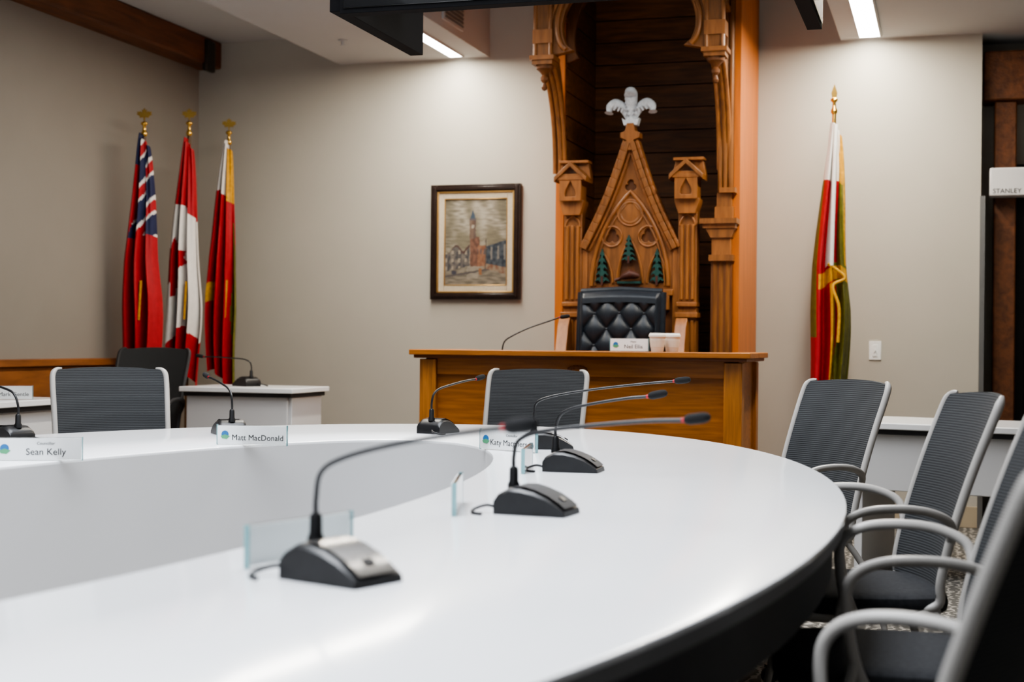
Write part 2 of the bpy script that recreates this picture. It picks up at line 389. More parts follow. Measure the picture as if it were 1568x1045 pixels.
# ------------------------------------------------------------ microphones
def mic(pos, d, head, z0=.74, silver=False):
    l = math.hypot(*d); d = (d[0]/l, d[1]/l); rz = face_rot(d)
    R = Matrix.Rotation(-rz, 3, 'Z'); h = R @ (Vector(head)-Vector((pos[0], pos[1], z0)))
    b = Bd()
    prof = [(.078, 0), (.078, .030), (.070, .042), (.045, .056), (.020, .056), (-.010, .050), (-.040, .038), (-.064, .023), (-.078, .012), (-.080, 0)]
    w = .052
    i = b.mi('black'); secs = []
    for x, sc in ((-w, .86), (-w+.006, .97), (-w+.014, 1), (w-.014, 1), (w-.006, .97), (w, .86)):
        secs.append([b.v((x, p[0]*(.94+.06*sc) if sc < 1 else p[0], p[1]*sc)) for p in prof])
    n = len(prof)
    for a in range(len(secs)-1):
        for j in range(n): b.f([secs[a][j], secs[a][(j+1) % n], secs[a+1][(j+1) % n], secs[a+1][j]], i)
    b.f(secs[0], i); b.f(secs[-1][::-1], i)
    top = [(.036, .057), (.012, .0575), (-.014, .051), (-.042, .040), (-.066, .0255), (-.078, .0155)]
    i = b.mi('silver' if silver else 'dark'); ra = []
    for (y, z) in top: ra.append([b.v((x, y, z+.0018)) for x in (-.041, -.02, .02, .041)])
    for a in range(len(ra)-1):
        for j in range(3): b.f([ra[a][j], ra[a][j+1], ra[a+1][j+1], ra[a+1][j]], i)
    b.box((0, -.058, .033), (.018, .012, .004), 'black', Matrix.Rotation(math.radians(32), 3, 'X'))
    y0 = .052
    b.lathe([(.013, .05), (.013, .06), (.010, .066), (.0095, .092), (.0065, .097)], (0, y0, 0), 'black', seg=16)
    hv = Vector((h.x, h.y-y0)); L = hv.length; ux, uy = hv.x/L, hv.y/L; hz = h.z
    rise = .11+(hz-.1)*.32
    path = [(0, y0, .09), (0, y0, .12), (ux*.012, y0+uy*.012, .12+(rise-.11)*.6+.012), (ux*L*.16, y0+uy*L*.16, rise+.028),
            (ux*L*.42, y0+uy*L*.42, rise+.028+(hz-rise-.028)*.40), (ux*L*.72, y0+uy*L*.72, rise+.028+(hz-rise-.028)*.74), (ux*L*.9, y0+uy*L*.9, hz-.006)]
    pp = catmull(path, 7); b.tube(pp, .0042, 'black', seg=10)
    e0 = pp[-1]; dr = (Vector(h)-e0); dr = dr.normalized()
    b.tube([e0, e0+dr*.006], .0052, 'red', seg=12)
    b.tube([e0+dr*.006+dr*t for t in (0, .004, .012, .040, .050, .054)], lambda t: (.006, .009, .0110, .0110, .0085, .004)[min(5, int(round(t*5)))], 'blackm', seg=14)
    b.tube([(-.03, .078, .012), (-.032, .10, .016), (-.05, .118, .010), (-.075, .115, .004), (-.085, .09, .0035)], .0035, 'black', seg=8, smooth=5)
    b.finish('gooseneck_microphone', (pos[0], pos[1], z0), rz)
def vmic(X, Z, dX, dZ, hX, hZ, hz, **k):
    x, y = V(hX, hZ); mic(V(X, Z), VD(dX, dZ), (x, y, hz), **k)
vmic(-.255, 2.14, .80, -.60, .020, 1.90, .990, silver=True)
vmic(.055, 3.00, .93, -.37, .380, 2.84, .953)
vmic(.176, 4.00, .90, -.25, .400, 3.92, .960)
vmic(.130, 4.85, .95, .05, .585, 4.70, .983)
vmic(-.288, 5.62, .45, .85, -.13, 5.80, .955)
vmic(-1.076, 5.42, -.40, .9, -1.205, 5.62, .957)
vmic(-1.74, 4.92, -.8, .5, -1.88, 5.0, .95)
mic((-4.06, 7.78), (-.7, .4), (-4.36, 7.74, 1.0), z0=.82)
mic((-2.28, 7.45), (.9, .4), (-1.99, 7.50, 1.245), z0=.93)

# ------------------------------------------------------------ name plates
def plate(pos, d, name, sub='Councillor', z0=.74, w=.25):
    l = math.hypot(*d); d = (d[0]/l, d[1]/l)
    e = empty('acrylic_name_plate', (pos[0], pos[1], z0), face_rot(d))
    b = Bd()
    b.bb(-w/2, w/2, -.003, .006, 0.0, .068, 'acryl')
    for s in (-1, 1): b.bb(s*w/2-.0015, s*w/2+.0015, -.0035, .0065, 0.0, .069, 'acryle')
    b.finish('stand', parent=e)
    b = Bd(); b.bb(-w/2+.003, w/2-.003, -.0055, -.0040, .003, .066, 'paper')
    b.prism([(-w/2+.030+.013*math.cos(t), .036+.013*math.sin(t)) for t in [k*pi/10 for k in range(20)]], -.0065, -.0054, 'blue')
    b.prism([(-w/2+.014, .030), (-w/2+.030, .036), (-w/2+.048, .030), (-w/2+.036, .020), (-w/2+.02, .022)], -.0069, -.0063, 'teal')
    b.finish('card', parent=e)
    text('name_text', name, .0275, (.022, -.0059, .017), e)
    if sub: text('title_text', sub, .012, (.022, -.0059, .047), e)
plate(V(-.885, 4.86), (0.12, -1), 'Matt MacDonald', None)
plate(V(-1.385, 4.17), (.42, -.9), 'Sean Kelly')
plate(V(-.01, 4.72), (-.42, -.9), 'Katy Macpherson')
plate(V(.045, 4.02), VD(-.97, .1), 'Paul Carr')
plate(V(-.115, 3.06), VD(-1, .02), 'Tyler Allsopp')
plate(V(-.345, 2.34), VD(-.83, .56), 'Bill Sandison')
plate((-4.33, 5.86), (.55, -.83), 'Mark Gentle', None, z0=.80, w=.22)
plate((-1.55, 7.12), (.02, -1), 'Neil Ellis', 'Mayor', z0=1.06, w=.20)
for (cx_, cy_) in ((-1.405, 7.12), (-1.345, 7.20)):
    b = Bd(); c = (cx_, cy_, 1.06)
    b.lathe([(.030, 0), (.031, .002), (.040, .074), (.0405, .077), (.044, .077), (.044, .086), (.041, .089), (.039, .096), (.035, .096), (.034, .092)], c, 'cup', seg=28)
    b.lathe([(.0345, .022), (.0395, .060)], c, 'sleeve', seg=28); b.finish('coffee_cup')

# ------------------------------------------------------------ side desks
def desk(name, cx, cy, w, d, z, rz, panel_low=.0):
    b = Bd()
    b.bb(-w/2, w/2, -d/2, d/2, z-.03, z, 'white'); b.bb(-w/2+.02, w/2-.02, -d/2+.02, d/2-.02, z-.055, z-.03, 'dark')
    b.bb(-w/2+.03, w/2-.05, -d/2+.04, -d/2+.06, panel_low, z-.05, 'whitep')
    for s in (-1, 1): b.bb(s*(w/2-.05)-.02, s*(w/2-.05)+.02, -d/2+.06, d/2-.05, 0 if panel_low == 0 else .04, z-.05, 'whitep')
    if panel_low > 0:
        for s in (-1, 1): b.bb(s*(w/2-.05)-.025, s*(w/2-.05)+.025, -d/2+.03, d/2-.03, 0, .04, 'alu')
    b.finish(name, (cx, cy, 0), rz, bevel=.004)
desk('side_desk', -3.99, 7.76, .74, .52, .82, 0)
desk('side_desk', -4.57, 5.35, 1.7, .74, .80, pi/2)
x, y = V(2.40, 6.66); desk('side_desk', x, y, 1.5, .66, .74, math.radians(-14), .42)

# ------------------------------------------------------------ council desk
b = Bd()
x0, x1, y0, y1, zt = -2.66, -.95, 7.0, 7.66, 1.06
b.bb(x0+.03, x1-.03, y0+.05, y0+.26, 0, zt-.03, 'oak')
b.bb(x0+.03, x0+.09, y0+.05, y1-.03, 0, zt-.03, 'oak'); b.bb(x1-.09, x1-.03, y0+.05, y1-.03, 0, zt-.03, 'oak')
b.bb(x0+.09, x1-.09, y0+.26, y1, .89, .93, 'oak')
for xx in (x0+.01, x1-.10): b.bb(xx, xx+.09, y0+.01, y0+.10, 0, zt-.05, 'oakv')
b.bb(x1-.07, x1-.01, y1-.10, y1-.01, 0, zt-.05, 'oakv')
b.bb(x0+.02, x1-.02, y0+.02, y0+.3, 0, .12, 'oakd')
b.bb(x0+.10, x1-.10, y0+.03, y0+.055, zt-.13, zt-.04, 'oak')
b.bb(x0+.10, x1-.10, y0+.03, y0+.055, .12, .22, 'oak')
b.bb(-1.85, -1.76, y0+.03, y0+.055, .12, zt-.1, 'oakv')
for (za, zb, o, k) in ((zt-.045, zt-.028, .015, 'oakd'), (zt-.028, zt, .035, 'oak')):
    b.bb(x0-o, x1+o, y0-o, y0+.30, za, zb, k)
    b.bb(x0-o, x0+.11, y0+.30, y1+.03, za, zb, k); b.bb(x1-.11, x1+o, y0+.30, y1+.03, za, zb, k)
for i in range(9):
    a = i*pi/8; b.lathe([(.0, -.008), (.010, -.006), (.012, 0)], (-1.80+.045*math.cos(a), y0+.03, zt-.10+.018*math.sin(a)), 'oakd', axis='y', seg=10)
b.finish('council_desk', bevel=.006)

# ------------------------------------------------------------ dais + throne
b = Bd(); b.bb(-2.35, -1.08, 7.72, YB-.0, 0, .16, 'oakd'); b.finish('dais_platform', bevel=.01)

def arch(w, h, n=14, cx=0.0, z0=0.0, cusp=0.0, lobes=1.5):
    R = (w*w+h*h)/(2*w); am = math.acos(max(-1, min(1, (R-w)/R))); L = []
    for j in range(n+1):
        t = j/n; a = pi-am*t
        rr = R-cusp*(1-abs(math.sin(lobes*pi*t+.0))**.6) if cusp else R
        L.append((-w+R+rr*math.cos(a), rr*math.sin(a)))
    L[-1] = (0, L[-1][1])
    Rr = [(-p[0], p[1]) for p in L[:-1]][::-1]
    return [(cx+p[0], z0+p[1]) for p in L+Rr]

tb = Bd(); tb.T = Matrix.Translation((-1.795, 8.25, 0))
APX = 2.27
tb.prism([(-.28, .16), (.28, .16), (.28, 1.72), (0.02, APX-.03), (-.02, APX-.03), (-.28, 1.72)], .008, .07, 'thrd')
outer = [(-.262, 1.40), (.262, 1.40), (.262, 1.74), (.015, APX-.05), (-.015, APX-.05), (-.262, 1.74)]
def circ(cx, cz, r, n=24): return [(cx+r*math.cos(2*pi*k/n), cz+r*math.sin(2*pi*k/n)) for k in range(n)]
def trefoil(cx, cz, r, lobes=3, ph=pi/2, n=48):
    return [(cx+math.cos(a)*r*(.62+.38*abs(math.cos(lobes*(a-ph)/2))**.7), cz+math.sin(a)*r*(.62+.38*abs(math.cos(lobes*(a-ph)/2))**.7)) for a in [2*pi*k/n for k in range(n)]]
holes = [arch(.055, .18, 8, -.165, 1.455), arch(.07, .26, 8, 0, 1.455), arch(.055, .18, 8, .165, 1.455),
         trefoil(-.11, 1.735, .050, 3), trefoil(.11, 1.735, .050, 3), trefoil(0, 2.035, .040, 3)]
tb.plate(outer, holes, .0, .022, 'thr', .004)
tb.lathe([(.074, 0), (.074, -.008), (.060, -.014), (.052, -.008), (0, -.010)], (0, -.008, 1.875), 'thr', axis='y', seg=28)
for (cx, cz, r) in ((-.11, 1.735, .060), (.11, 1.735, .060), (0, 1.875, .076)):
    tb.tube([(cx+r*math.cos(k*pi/12), -.014, cz+r*math.sin(k*pi/12)) for k in range(25)], .006, 'thrl', seg=8)
for s in (-1, 1):
    A = arch(.062, .19, 10, s*.165, 1.455); tb.tube([(p[0], -.014, p[1]) for p in A], .006, 'thrl', seg=8)
A = arch(.078, .27, 10, 0, 1.455); tb.tube([(p[0], -.014, p[1]) for p in A], .006, 'thrl', seg=8)
A = arch(.232, .56, 18, 0, 1.44); tb.tube([(p[0], -.016, p[1]) for p in A], .012, 'thrl', seg=8)
A = arch(.208, .51, 18, 0, 1.44); tb.tube([(p[0], -.014, p[1]) for p in A], .006, 'thr', seg=8)
for s in (-1, 1):
    for (o, w, yy, k) in ((0, .028, -.055, 'thr'), (.026, .020, -.035, 'thrl'), (-.026, .016, -.03, 'thrl')):
        P0, P1 = Vector((s*.272, 1.66)), Vector((s*.012, APX+.02)); dd = (P1-P0).normalized(); nn = Vector((dd.y, -dd.x))
        if nn.x*s < 0: nn = -nn
        N = 12; a_, b_ = [], []
        for j in range(N+1):
            t = j/N; c = P0.lerp(P1, t)+nn*(o-.018*math.sin(pi*t)); a_.append(tuple(c-nn*w/2)); b_.append(tuple(c+nn*w/2))
        for j in range(N): tb.prism([a_[j], b_[j], b_[j+1], a_[j+1]], yy, .05, k)
    tb.bb(s*.345-.055, s*.345+.055, -.03, .06, .16, 1.93, 'thr')
    for k in (-.032, 0, .032): tb.tube([(s*.345+k, -.034, 1.36), (s*.345+k, -.034, 1.80)], .010, 'thrl', seg=8)
    A = arch(.045, .07, 8, s*.345, 1.79); tb.tube([(p[0], -.034, p[1]) for p in A], .006, 'thrl', seg=8)
    for k in (-.032, 0, .032): tb.tube([(s*.345+k, -.034, .3), (s*.345+k, -.034, 1.24)], .011, 'thrl', seg=8)
    tb.bb(s*.275-.018, s*.275+.018, -.02, .05, .16, 1.66, 'thrl')
    tb.bb(s*.345-.066, s*.345+.066, -.055, .06, 1.255, 1.285, 'thrl'); tb.bb(s*.345-.06, s*.345+.06, -.048, .06, 1.32, 1.345, 'thrl')
    tb.bb(s*.345-.06, s*.345+.06, -.05, .06, .16, .28, 'thr')
    cx = s*.345
    tb.prism([(cx-.05, 1.86), (cx+.05, 1.86), (cx+.072, 1.93), (cx+.072, 1.95), (cx-.072, 1.95), (cx-.072, 1.93)], -.07, .06, 'thrl')
    tb.bb(cx-.062, cx+.062, -.085, .05, 1.95, 2.08, 'thr')
    tb.plate([(cx-.064, 1.945), (cx+.064, 1.945), (cx+.064, 2.10), (cx-.064, 2.10)], [arch(.038, .10, 8, cx, 1.965, .006)], -.095, .022, 'thrl', .003)
    tb.bb(cx-.08, cx+.08, -.11, .06, 2.065, 2.085, 'thrl')
    tb.prism([(cx-.098, 2.055), (cx-.098, 2.085), (cx, 2.175), (cx+.098, 2.085), (cx+.098, 2.055), (cx, 2.145)], -.12, .06, 'thr')
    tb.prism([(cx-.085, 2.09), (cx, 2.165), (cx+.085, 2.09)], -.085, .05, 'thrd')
    tb.prism([(cx-.10, 2.085), (cx-.08, 2.185), (cx+.08, 2.185), (cx+.10, 2.085)], .0, .06, 'thr')
    tb.bb(cx-.09, cx+.09, -.03, .07, 2.175, 2.192, 'thrl')
    tb.prism([(-.05, .16), (-.05, .80), (-.42, .80), (-.42, .16)], cx-.03, cx+.03, 'thr', 'yz')
    tb.prism([(-.12, .80), (-.15, 1.22), (-.20, 1.25), (-.24, 1.20), (-.36, .86), (-.42, .80)], cx-.033, cx+.033, 'thrl', 'yz')
tb.bb(-.26, .26, -.03, .04, 1.385, 1.42, 'thrl'); tb.bb(-.24, .24, -.035, .03, 1.30, 1.385, 'thr')
tb.prism([(-.03, APX-.03), (.03, APX-.03), (.022, 2.30), (.058, 2.315), (.058, 2.345), (.03, 2.355), (.02, 2.40), (-.02, 2.40), (-.03, 2.355), (-.058, 2.345), (-.058, 2.315), (-.022, 2.30)], -.05, .04, 'thrl')
tb.bb(-.31, .31, -.42, .03, .16, .48, 'thr')
throne = tb.finish('carved_gothic_throne', bevel=.003)

def treeb(b, cx, z0, h):
    b.bb(cx-.006, cx+.006, -.035, -.005, z0, z0+h*.25, 'beaver')
    for j in range(5):
        zz = z0+h*(.10+.17*j); w = .044*(1-.16*j); hh = h*.20
        b.prism([(cx-w, zz), (cx-w*.55, zz+hh*.6), (cx-w*.35, zz+hh*.55), (cx-w*.15, zz+hh), (cx+w*.15, zz+hh), (cx+w*.35, zz+hh*.55), (cx+w*.55, zz+hh*.6), (cx+w, zz), (cx+w*.5, zz+hh*.22), (cx+w*.2, zz-hh*.1), (cx-w*.2, zz-hh*.1), (cx-w*.5, zz+hh*.22)], -.030-.002*(j % 2), -.005, 'tree')
b = Bd(); b.T = Matrix.Translation((-1.795, 8.25, 0))
treeb(b, -.165, 1.445, .22); treeb(b, .165, 1.445, .22); treeb(b, -.005, 1.575, .17)
b.tube([(-.055, -.035, 1.485), (-.03, -.04, 1.495), (.01, -.045, 1.51), (.04, -.04, 1.502), (.062, -.035, 1.497)], lambda t: (.006, .020, .028, .022, .010)[min(4, int(round(t*4)))], 'beaver', seg=12)
b.tube([(-.05, -.03, 1.485), (-.085, -.03, 1.475)], .009, 'beaver', seg=8)
b.bb(-.07, .07, -.04, -.005, 1.455, 1.468, 'tree')
b.finish('painted_carving', parent=throne)
b = Bd(); b.T = Matrix.Translation((-1.795, 8.24, 2.39))
b.prism([(-.040, 0), (.040, 0), (.052, .042), (.03, .03), (.012, .044), (-.012, .044), (-.03, .03), (-.052, .042)], -.03, .03, 'plaster')
def lerpl(L): return lambda t: L[int(min(len(L)-1.001, t*(len(L)-1)))]+(L[min(len(L)-1, int(t*(len(L)-1))+1)]-L[int(min(len(L)-1.001, t*(len(L)-1)))])*((t*(len(L)-1)) % 1)
b.tube([(0, 0, .03), (0, 0, .08), (0, -.005, .14), (0, -.015, .18), (0, -.035, .19), (0, -.05, .17)], lerpl([.020, .026, .036, .040, .034, .012]), 'plaster', smooth=5, seg=14)
for s in (-1, 1):
    b.tube([(s*.015, 0, .03), (s*.035, 0, .075), (s*.06, 0, .115), (s*.095, -.005, .13), (s*.125, -.01, .11), (s*.132, -.02, .075)], lerpl([.014, .020, .027, .031, .027, .010]), 'plaster', smooth=5, seg=14)
    for j in range(4): b.tube([(s*(.03+.018*j), -.02, .09+.012*j), (s*(.045+.02*j), -.032, .10+.006*j), (s*(.055+.022*j), -.028, .075+.008*j)], .006, 'plaster', seg=8)
for j in range(5):
    for s in (-1, 1): b.tube([(0, -.02, .06+.025*j), (s*.022, -.03, .07+.025*j), (s*.034, -.015, .055+.025*j)], .006, 'plaster', seg=8)
b.finish('feather_crest', parent=throne)

# tufted leather chair
b = Bd(); b.T = Matrix.Translation((-1.80, 7.98, 0))
W, Z0, Z1 = .238, .72, 1.395
FX, FZ = 3.3, 7.4
def lp(u, v):
    x = (2*u-1); z = v; a = (x*FX+z*FZ)/2; c = (x*FX-z*FZ)/2
    tu = abs(math.sin(pi*a)*math.sin(pi*c))**.40
    edge = min(1, (1-abs(x))/.09)*min(1, (1-v)/.05+.0)
    edge = max(0, edge)
    dep = .052*math.sqrt(max(0, edge))*(.35+.65*tu if abs(x) < .88 and v < .90 else .9)
    w = W*(1-.03*max(0, (v-.9)/.1)**2)
    return (x*w, -.0-dep+.10*v*v*.5, Z0+(Z1-Z0)*v+.012*(1-x*x)*v)
g = b.grid(lp, 96, 110, 'leather')
b.grid(lambda u, v: ((2*u-1)*W, .05+.05*v*v, Z0+(Z1-Z0)*v+.012*(1-(2*u-1)**2)*v), 10, 10, 'leather')
b.bb(-W, W, .045, .06, Z0, Z0+.02, 'leather')
for s in (-1, 1): b.tube([(s*W, .02+.05*t*t, Z0+(Z1-Z0)*t) for t in (0, .25, .5, .75, 1)], .024, 'leather', seg=10)
b.tube([(-W, .068, Z1), (0, .068, Z1+.012), (W, .068, Z1)], .024, 'leather', seg=10)
for ia in range(-6, 8):
    for ic in range(-9, 7):
        xx = (ia+ic)/FX; zz = (ia-ic)/FZ
        if abs(xx) < .85 and .03 < zz < .88:
            p = lp((xx+1)/2, zz); b.lathe([(0, -.012), (.007, -.008), (.009, 0)], (p[0], p[1], p[2]), 'leather', axis='y', seg=10)
b.pad((0, -.15, .70), .50, .36, .13, 'leather')
for s in (-1, 1):
    b.pad((s*.27, -.12, .85), .06, .34, .06, 'leather'); b.tube([(s*.27, -.14, .66), (s*.27, -.14, .83)], .015, 'black')
b.lathe([(.03, .25), (.03, .64)], (0, -.14, 0), 'black')
for q in range(5):
    a = q*2*pi/5+.3; b.tube([(0, -.14, .30), (.26*math.cos(a), -.14+.10*math.sin(a), .20)], .018, 'black')
    b.lathe([(.022, -.012), (.022, .012)], (.26*math.cos(a), -.14+.10*math.sin(a), .183), 'black', axis='x')
b.finish('tufted_leather_chair')

# ------------------------------------------------------------ canopy
b = Bd()
xa, xb, yf = -2.27, -1.16, 8.30
NB = 26
for i in range(NB):
    z = .16+i*.145; b.bb(xa+.03, xb-.03, YB-.05, YB-.02, z+.004, z+.141, 'plank')
b.bb(xa+.02, xb-.02, YB-.02, YB-.005, .16, 3.95, 'plank')
for (x0_, x1_) in ((xa, xa+.045), (xb-.045, xb)):
    b.bb(x0_, x1_, yf, YB-.005, .16, 3.95, 'orange')
    for i in range(NB):
        z = .16+i*.145
        xin = x1_ if x0_ == xa else x0_-.012
        b.bb(xin, xin+.012, yf+.03, YB-.05, z+.004, z+.141, 'plank')
for s, xc in ((-1, xa+.035), (1, xb-.085)):
    if s > 0:
        b.bb(xc-.115, xc+.075, yf-.10, yf+.02, 1.775, 1.80, 'thrl'); b.bb(xc-.13, xc+.085, yf-.12, yf+.03, 1.80, 1.83, 'thr')
        b.prism([(xc-.07, 1.72), (xc-.10, 1.775), (xc+.07, 1.775), (xc+.05, 1.72)], yf-.09, yf, 'thr')
        b.bb(xc-.065, xc+.045, yf-.075, yf, 1.62, 1.72, 'thrl'); b.bb(xc-.08, xc+.06, yf-.09, yf, 1.585, 1.62, 'thr')
        for dx in (-.045, -.01, .028): b.tube([(xc+dx, yf-.045, .16), (xc+dx, yf-.045, 1.60)], .020, 'thr', seg=12)
        b.bb(xc-.07, xc+.05, yf-.06, yf+.02, .16, 1.6, 'thrd')
        b.bb(xc-.05, xc+.055, yf-.07, yf, 1.83, 1.90, 'thrl'); b.bb(xc-.04, xc+.045, yf-.06, yf, 1.90, 1.98, 'thr'); b.bb(xc-.02, xc+.07, yf-.09, yf, 1.98, 2.01, 'thrl')
        for dx in (-.025, .005, .035): b.tube([(xc+dx, yf-.035, 1.98), (xc+dx, yf-.035, 3.9)], .014, 'thr', seg=10)
        b.bb(xc-.04, xc+.05, yf-.03, yf+.02, 1.98, 3.9, 'thrd')
    else:
        b.bb(xc-.03, xc+.02, yf-.02, yf, .16, 3.9, 'orange')
    pts_o = []; pts_i = []
    for j in range(15):
        t = j/14; a = t*pi/2
        pts_o.append((yf-.02-.40*(1-math.cos(a)), 2.12+.62*math.sin(a)))
        pts_i.append((yf+.02-.33*(1-math.cos(a)), 2.12+.75*math.sin(a)))
    b.prism(pts_o+pts_i[::-1], xc-.03+(.0 if s > 0 else 0), xc+.02, 'thr', 'yz')
    b.tube([(xc-.035, p[0]-.004, p[1]) for p in pts_o], .013, 'thrl', seg=8); b.tube([(xc+.025, p[0]-.004, p[1]) for p in pts_o], .013, 'thrl', seg=8)
    b.tube([(xc, p[0]-.006, p[1]) for p in pts_o], .015, 'thr', seg=8)
    yp = 7.90
    b.lathe([(0, 2.555), (.012, 2.56), (.018, 2.575), (.012, 2.59), (.010, 2.60), (.022, 2.615), (.024, 2.63), (.014, 2.645), (.03, 2.665), (.048, 2.68), (.052, 2.70), (.04, 2.715)], (xc, yp, 0), 'thrd', seg=16)
    b.bb(xc-.06, xc+.06, yp-.06, yp+.06, 2.70, 2.725, 'thr'); b.bb(xc-.072, xc+.072, yp-.072, yp+.072, 2.725, 2.75, 'thrl')
    b.bb(xc-.045, xc+.045, yp-.045, yp+.045, 2.75, 3.4, 'thr')
    for dx in (-.045, .045): b.tube([(xc+dx, yp-.045, 2.75), (xc+dx, yp-.045, 3.4)], .012, 'thrl', seg=8)
    b.bb(xc-.058, xc+.058, yp-.058, yp+.058, 2.82, 2.90, 'thrl')
    b.bb(xc-.065, xc+.065, yp-.065, yp+.065, 3.12, 3.15, 'thrl')
cx = (xa+.035+xb-.085)/2; hw = (xb-.085-xa-.035)/2
outer = [(cx-hw, 2.76), (cx-hw+.06, 2.76)]+arch(hw-.075, .55, 30, cx, 2.78, .085, 1.5)+[(cx+hw-.06, 2.76), (cx+hw, 2.76), (cx+hw, 3.45), (cx, 4.05), (cx-hw, 3.45)]
b.plate(outer, [circ(cx, 3.60, .10), [(cx-hw+.07, 3.25), (cx-hw+.22, 3.29), (cx-hw+.09, 3.37)], [(cx+hw-.07, 3.25), (cx+hw-.09, 3.37), (cx+hw-.22, 3.29)]], 7.90, .06, 'thr', .008)
A = arch(hw-.055, .59, 30, cx, 2.78, .08, 1.5); b.tube([(p[0], 7.86, p[1]) for p in A], .014, 'thrl', seg=8)
A = arch(hw-.02, .68, 30, cx, 2.76, .03, 1.5); b.tube([(p[0], 7.865, p[1]) for p in A], .010, 'thrl', seg=8)
outer2 = [(cx-hw, 2.80), (cx-hw+.04, 2.80)]+arch(hw-.05, .70, 30, cx, 2.82, .045, 1.5)+[(cx+hw-.04, 2.80), (cx+hw, 2.80), (cx+hw, 3.7), (cx-hw, 3.7)]
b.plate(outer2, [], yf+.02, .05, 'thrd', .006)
for xs in (xa+.035, xb-.085):
    b.bb(xs-.02, xs+.02, 7.93, yf, 3.05, 3.45, 'thr'); b.bb(xs-.03, xs+.03, 7.93, yf, 3.03, 3.06, 'thrl')
b.bb(xa+.03, xb-.08, 7.90, yf+.02, 3.60, 3.63, 'thrd')
b.finish('carved_throne_canopy', ang=30)

# ------------------------------------------------------------ painting
e = empty('framed_painting', (-3.04, YB-.002, 1.775))
FW, FH = .635, .775
def frame_ring(b, w, h, t, y0, y1, k):
    b.bb(-w/2, -w/2+t, y0, y1, -h/2, h/2, k); b.bb(w/2-t, w/2, y0, y1, -h/2, h/2, k)
    b.bb(-w/2+t, w/2-t, y0, y1, h/2-t, h/2, k); b.bb(-w/2+t, w/2-t, y0, y1, -h/2, -h/2+t, k)
b = Bd()
frame_ring(b, FW, FH, .045, -.035, 0, 'pframe'); frame_ring(b, FW-.03, FH-.03, .022, -.042, -.0, 'pframe')
frame_ring(b, FW-.088, FH-.088, .012, -.03, 0, 'pgold'); frame_ring(b, FW-.108, FH-.108, .040, -.02, 0, 'linen'); frame_ring(b, FW-.186, FH-.186, .007, -.022, 0, 'pgold')
b.finish('frame', parent=e, bevel=.003)
PW, PH = FW-.19, FH-.19
def mix(a, b_, t):
    t = max(0, min(1, t)); return tuple(x*(1-t)+y*t for x, y in zip(a, b_))
def nz(x, y, z=0): return mathutils.noise.noise(Vector((x, y, z)))
def paint(u, v):
    n = nz(u*6, v*5, 1.3); n2 = nz(u*22, v*20, 5); n3 = nz(u*9, v*40, 2)
    u += n2*.012; v += nz(u*15, v*15, 9)*.008
    c = mix((.20, .18, .125), (.40, .37, .30), .5+n*1.3)
    c = mix(c, (.13, .115, .08), .35-abs(u-.5)*-.6+n3*.8-.35*(1-abs(u-.5)*2))
    if v < .30:
        c = mix((.13, .115, .09), (.25, .22, .17), .5+n3*1.2)
        if .36 < u < .52+v*.2 and v > .08: c = mix(c, (.34, .31, .25), .5)
        if abs(v-.10-u*.12) < .012: c = (.09, .08, .075)
    if .0 < u < .40 and .16+u*.16 < v < .44-.04*math.sin(u*26)-.14*(.25-u if u < .25 else 0):
        c = mix((.06, .06, .065), (.17, .15, .13), .5+n2*1.3)
        if math.sin(u*60) > .55 and math.sin(v*70) > .1: c = (.30, .26, .20)
        if v > .41-.04*math.sin(u*26): c = (.08, .045, .04)
    if .62 < u < 1.0 and .20-(u-.62)*.20 < v < .44+(u-.62)*.22:
        c = mix((.022, .032, .048), (.07, .085, .10), .5+n2*1.4)
        if math.sin((u-.62)*60) > .6 and .30 < v < .42+(u-.62)*.15: c = (.18, .17, .155)
        if v < .26-(u-.62)*.15: c = mix((.18, .085, .05), (.26, .21, .15), .5+n2)
    if .41 < u < .56 and .22 < v < .56: c = mix((.11, .052, .035), (.20, .10, .065), .5+n2*1.4)
    if .53 < u < .67 and .22 < v < .46:
        c = mix((.19, .085, .045), (.28, .14, .08), .5+n2)
        if .36 < v < .42 and math.sin(u*110) > .3: c = (.10, .08, .08)
    if .40 < u < .50 and .54 <= v < .75:
        c = mix((.12, .075, .055), (.19, .135, .10), .5+n2)
        if u > .465: c = mix(c, (.08, .06, .06), .5)
        if abs(u-.455) < .018 and .66 < v < .70: c = (.34, .31, .25)
    if .39 < u < .51 and .75 <= v < .77: c = (.10, .09, .10)
    if .77 <= v < .87 and abs(u-.45) < (.87-v)*.42: c = (.05, .08, .12)
    if abs(u-.66) < .008 and .18 < v < .54: c = (.08, .07, .06)
    if .12 < u < .19 and .13 < v < .17: c = (.05, .05, .07)
    if .55 < u < .60 and .12 < v < .20: c = (.26, .12, .05)
    return c
nu, nv = 150, 200
me = bpy.data.meshes.new('canvas'); vs = []; fs = []
for j in range(nv+1):
    for i in range(nu+1): vs.append(((i/nu-.5)*PW, -.012, (j/nv-.5)*PH))
for j in range(nv):
    for i in range(nu): a = j*(nu+1)+i; fs.append((a, a+1, a+nu+2, a+nu+1))
me.from_pydata(vs, [], fs); ca = me.color_attributes.new('Col', 'FLOAT_COLOR', 'POINT')
for j in range(nv+1):
    for i in range(nu+1): ca.data[j*(nu+1)+i].color = (*[max(0, x*.88) for x in paint(i/nu, j/nv)], 1)
me.materials.append(M['canvas']); o = bpy.data.objects.new('canvas', me); COL.objects.link(o); o.parent = e

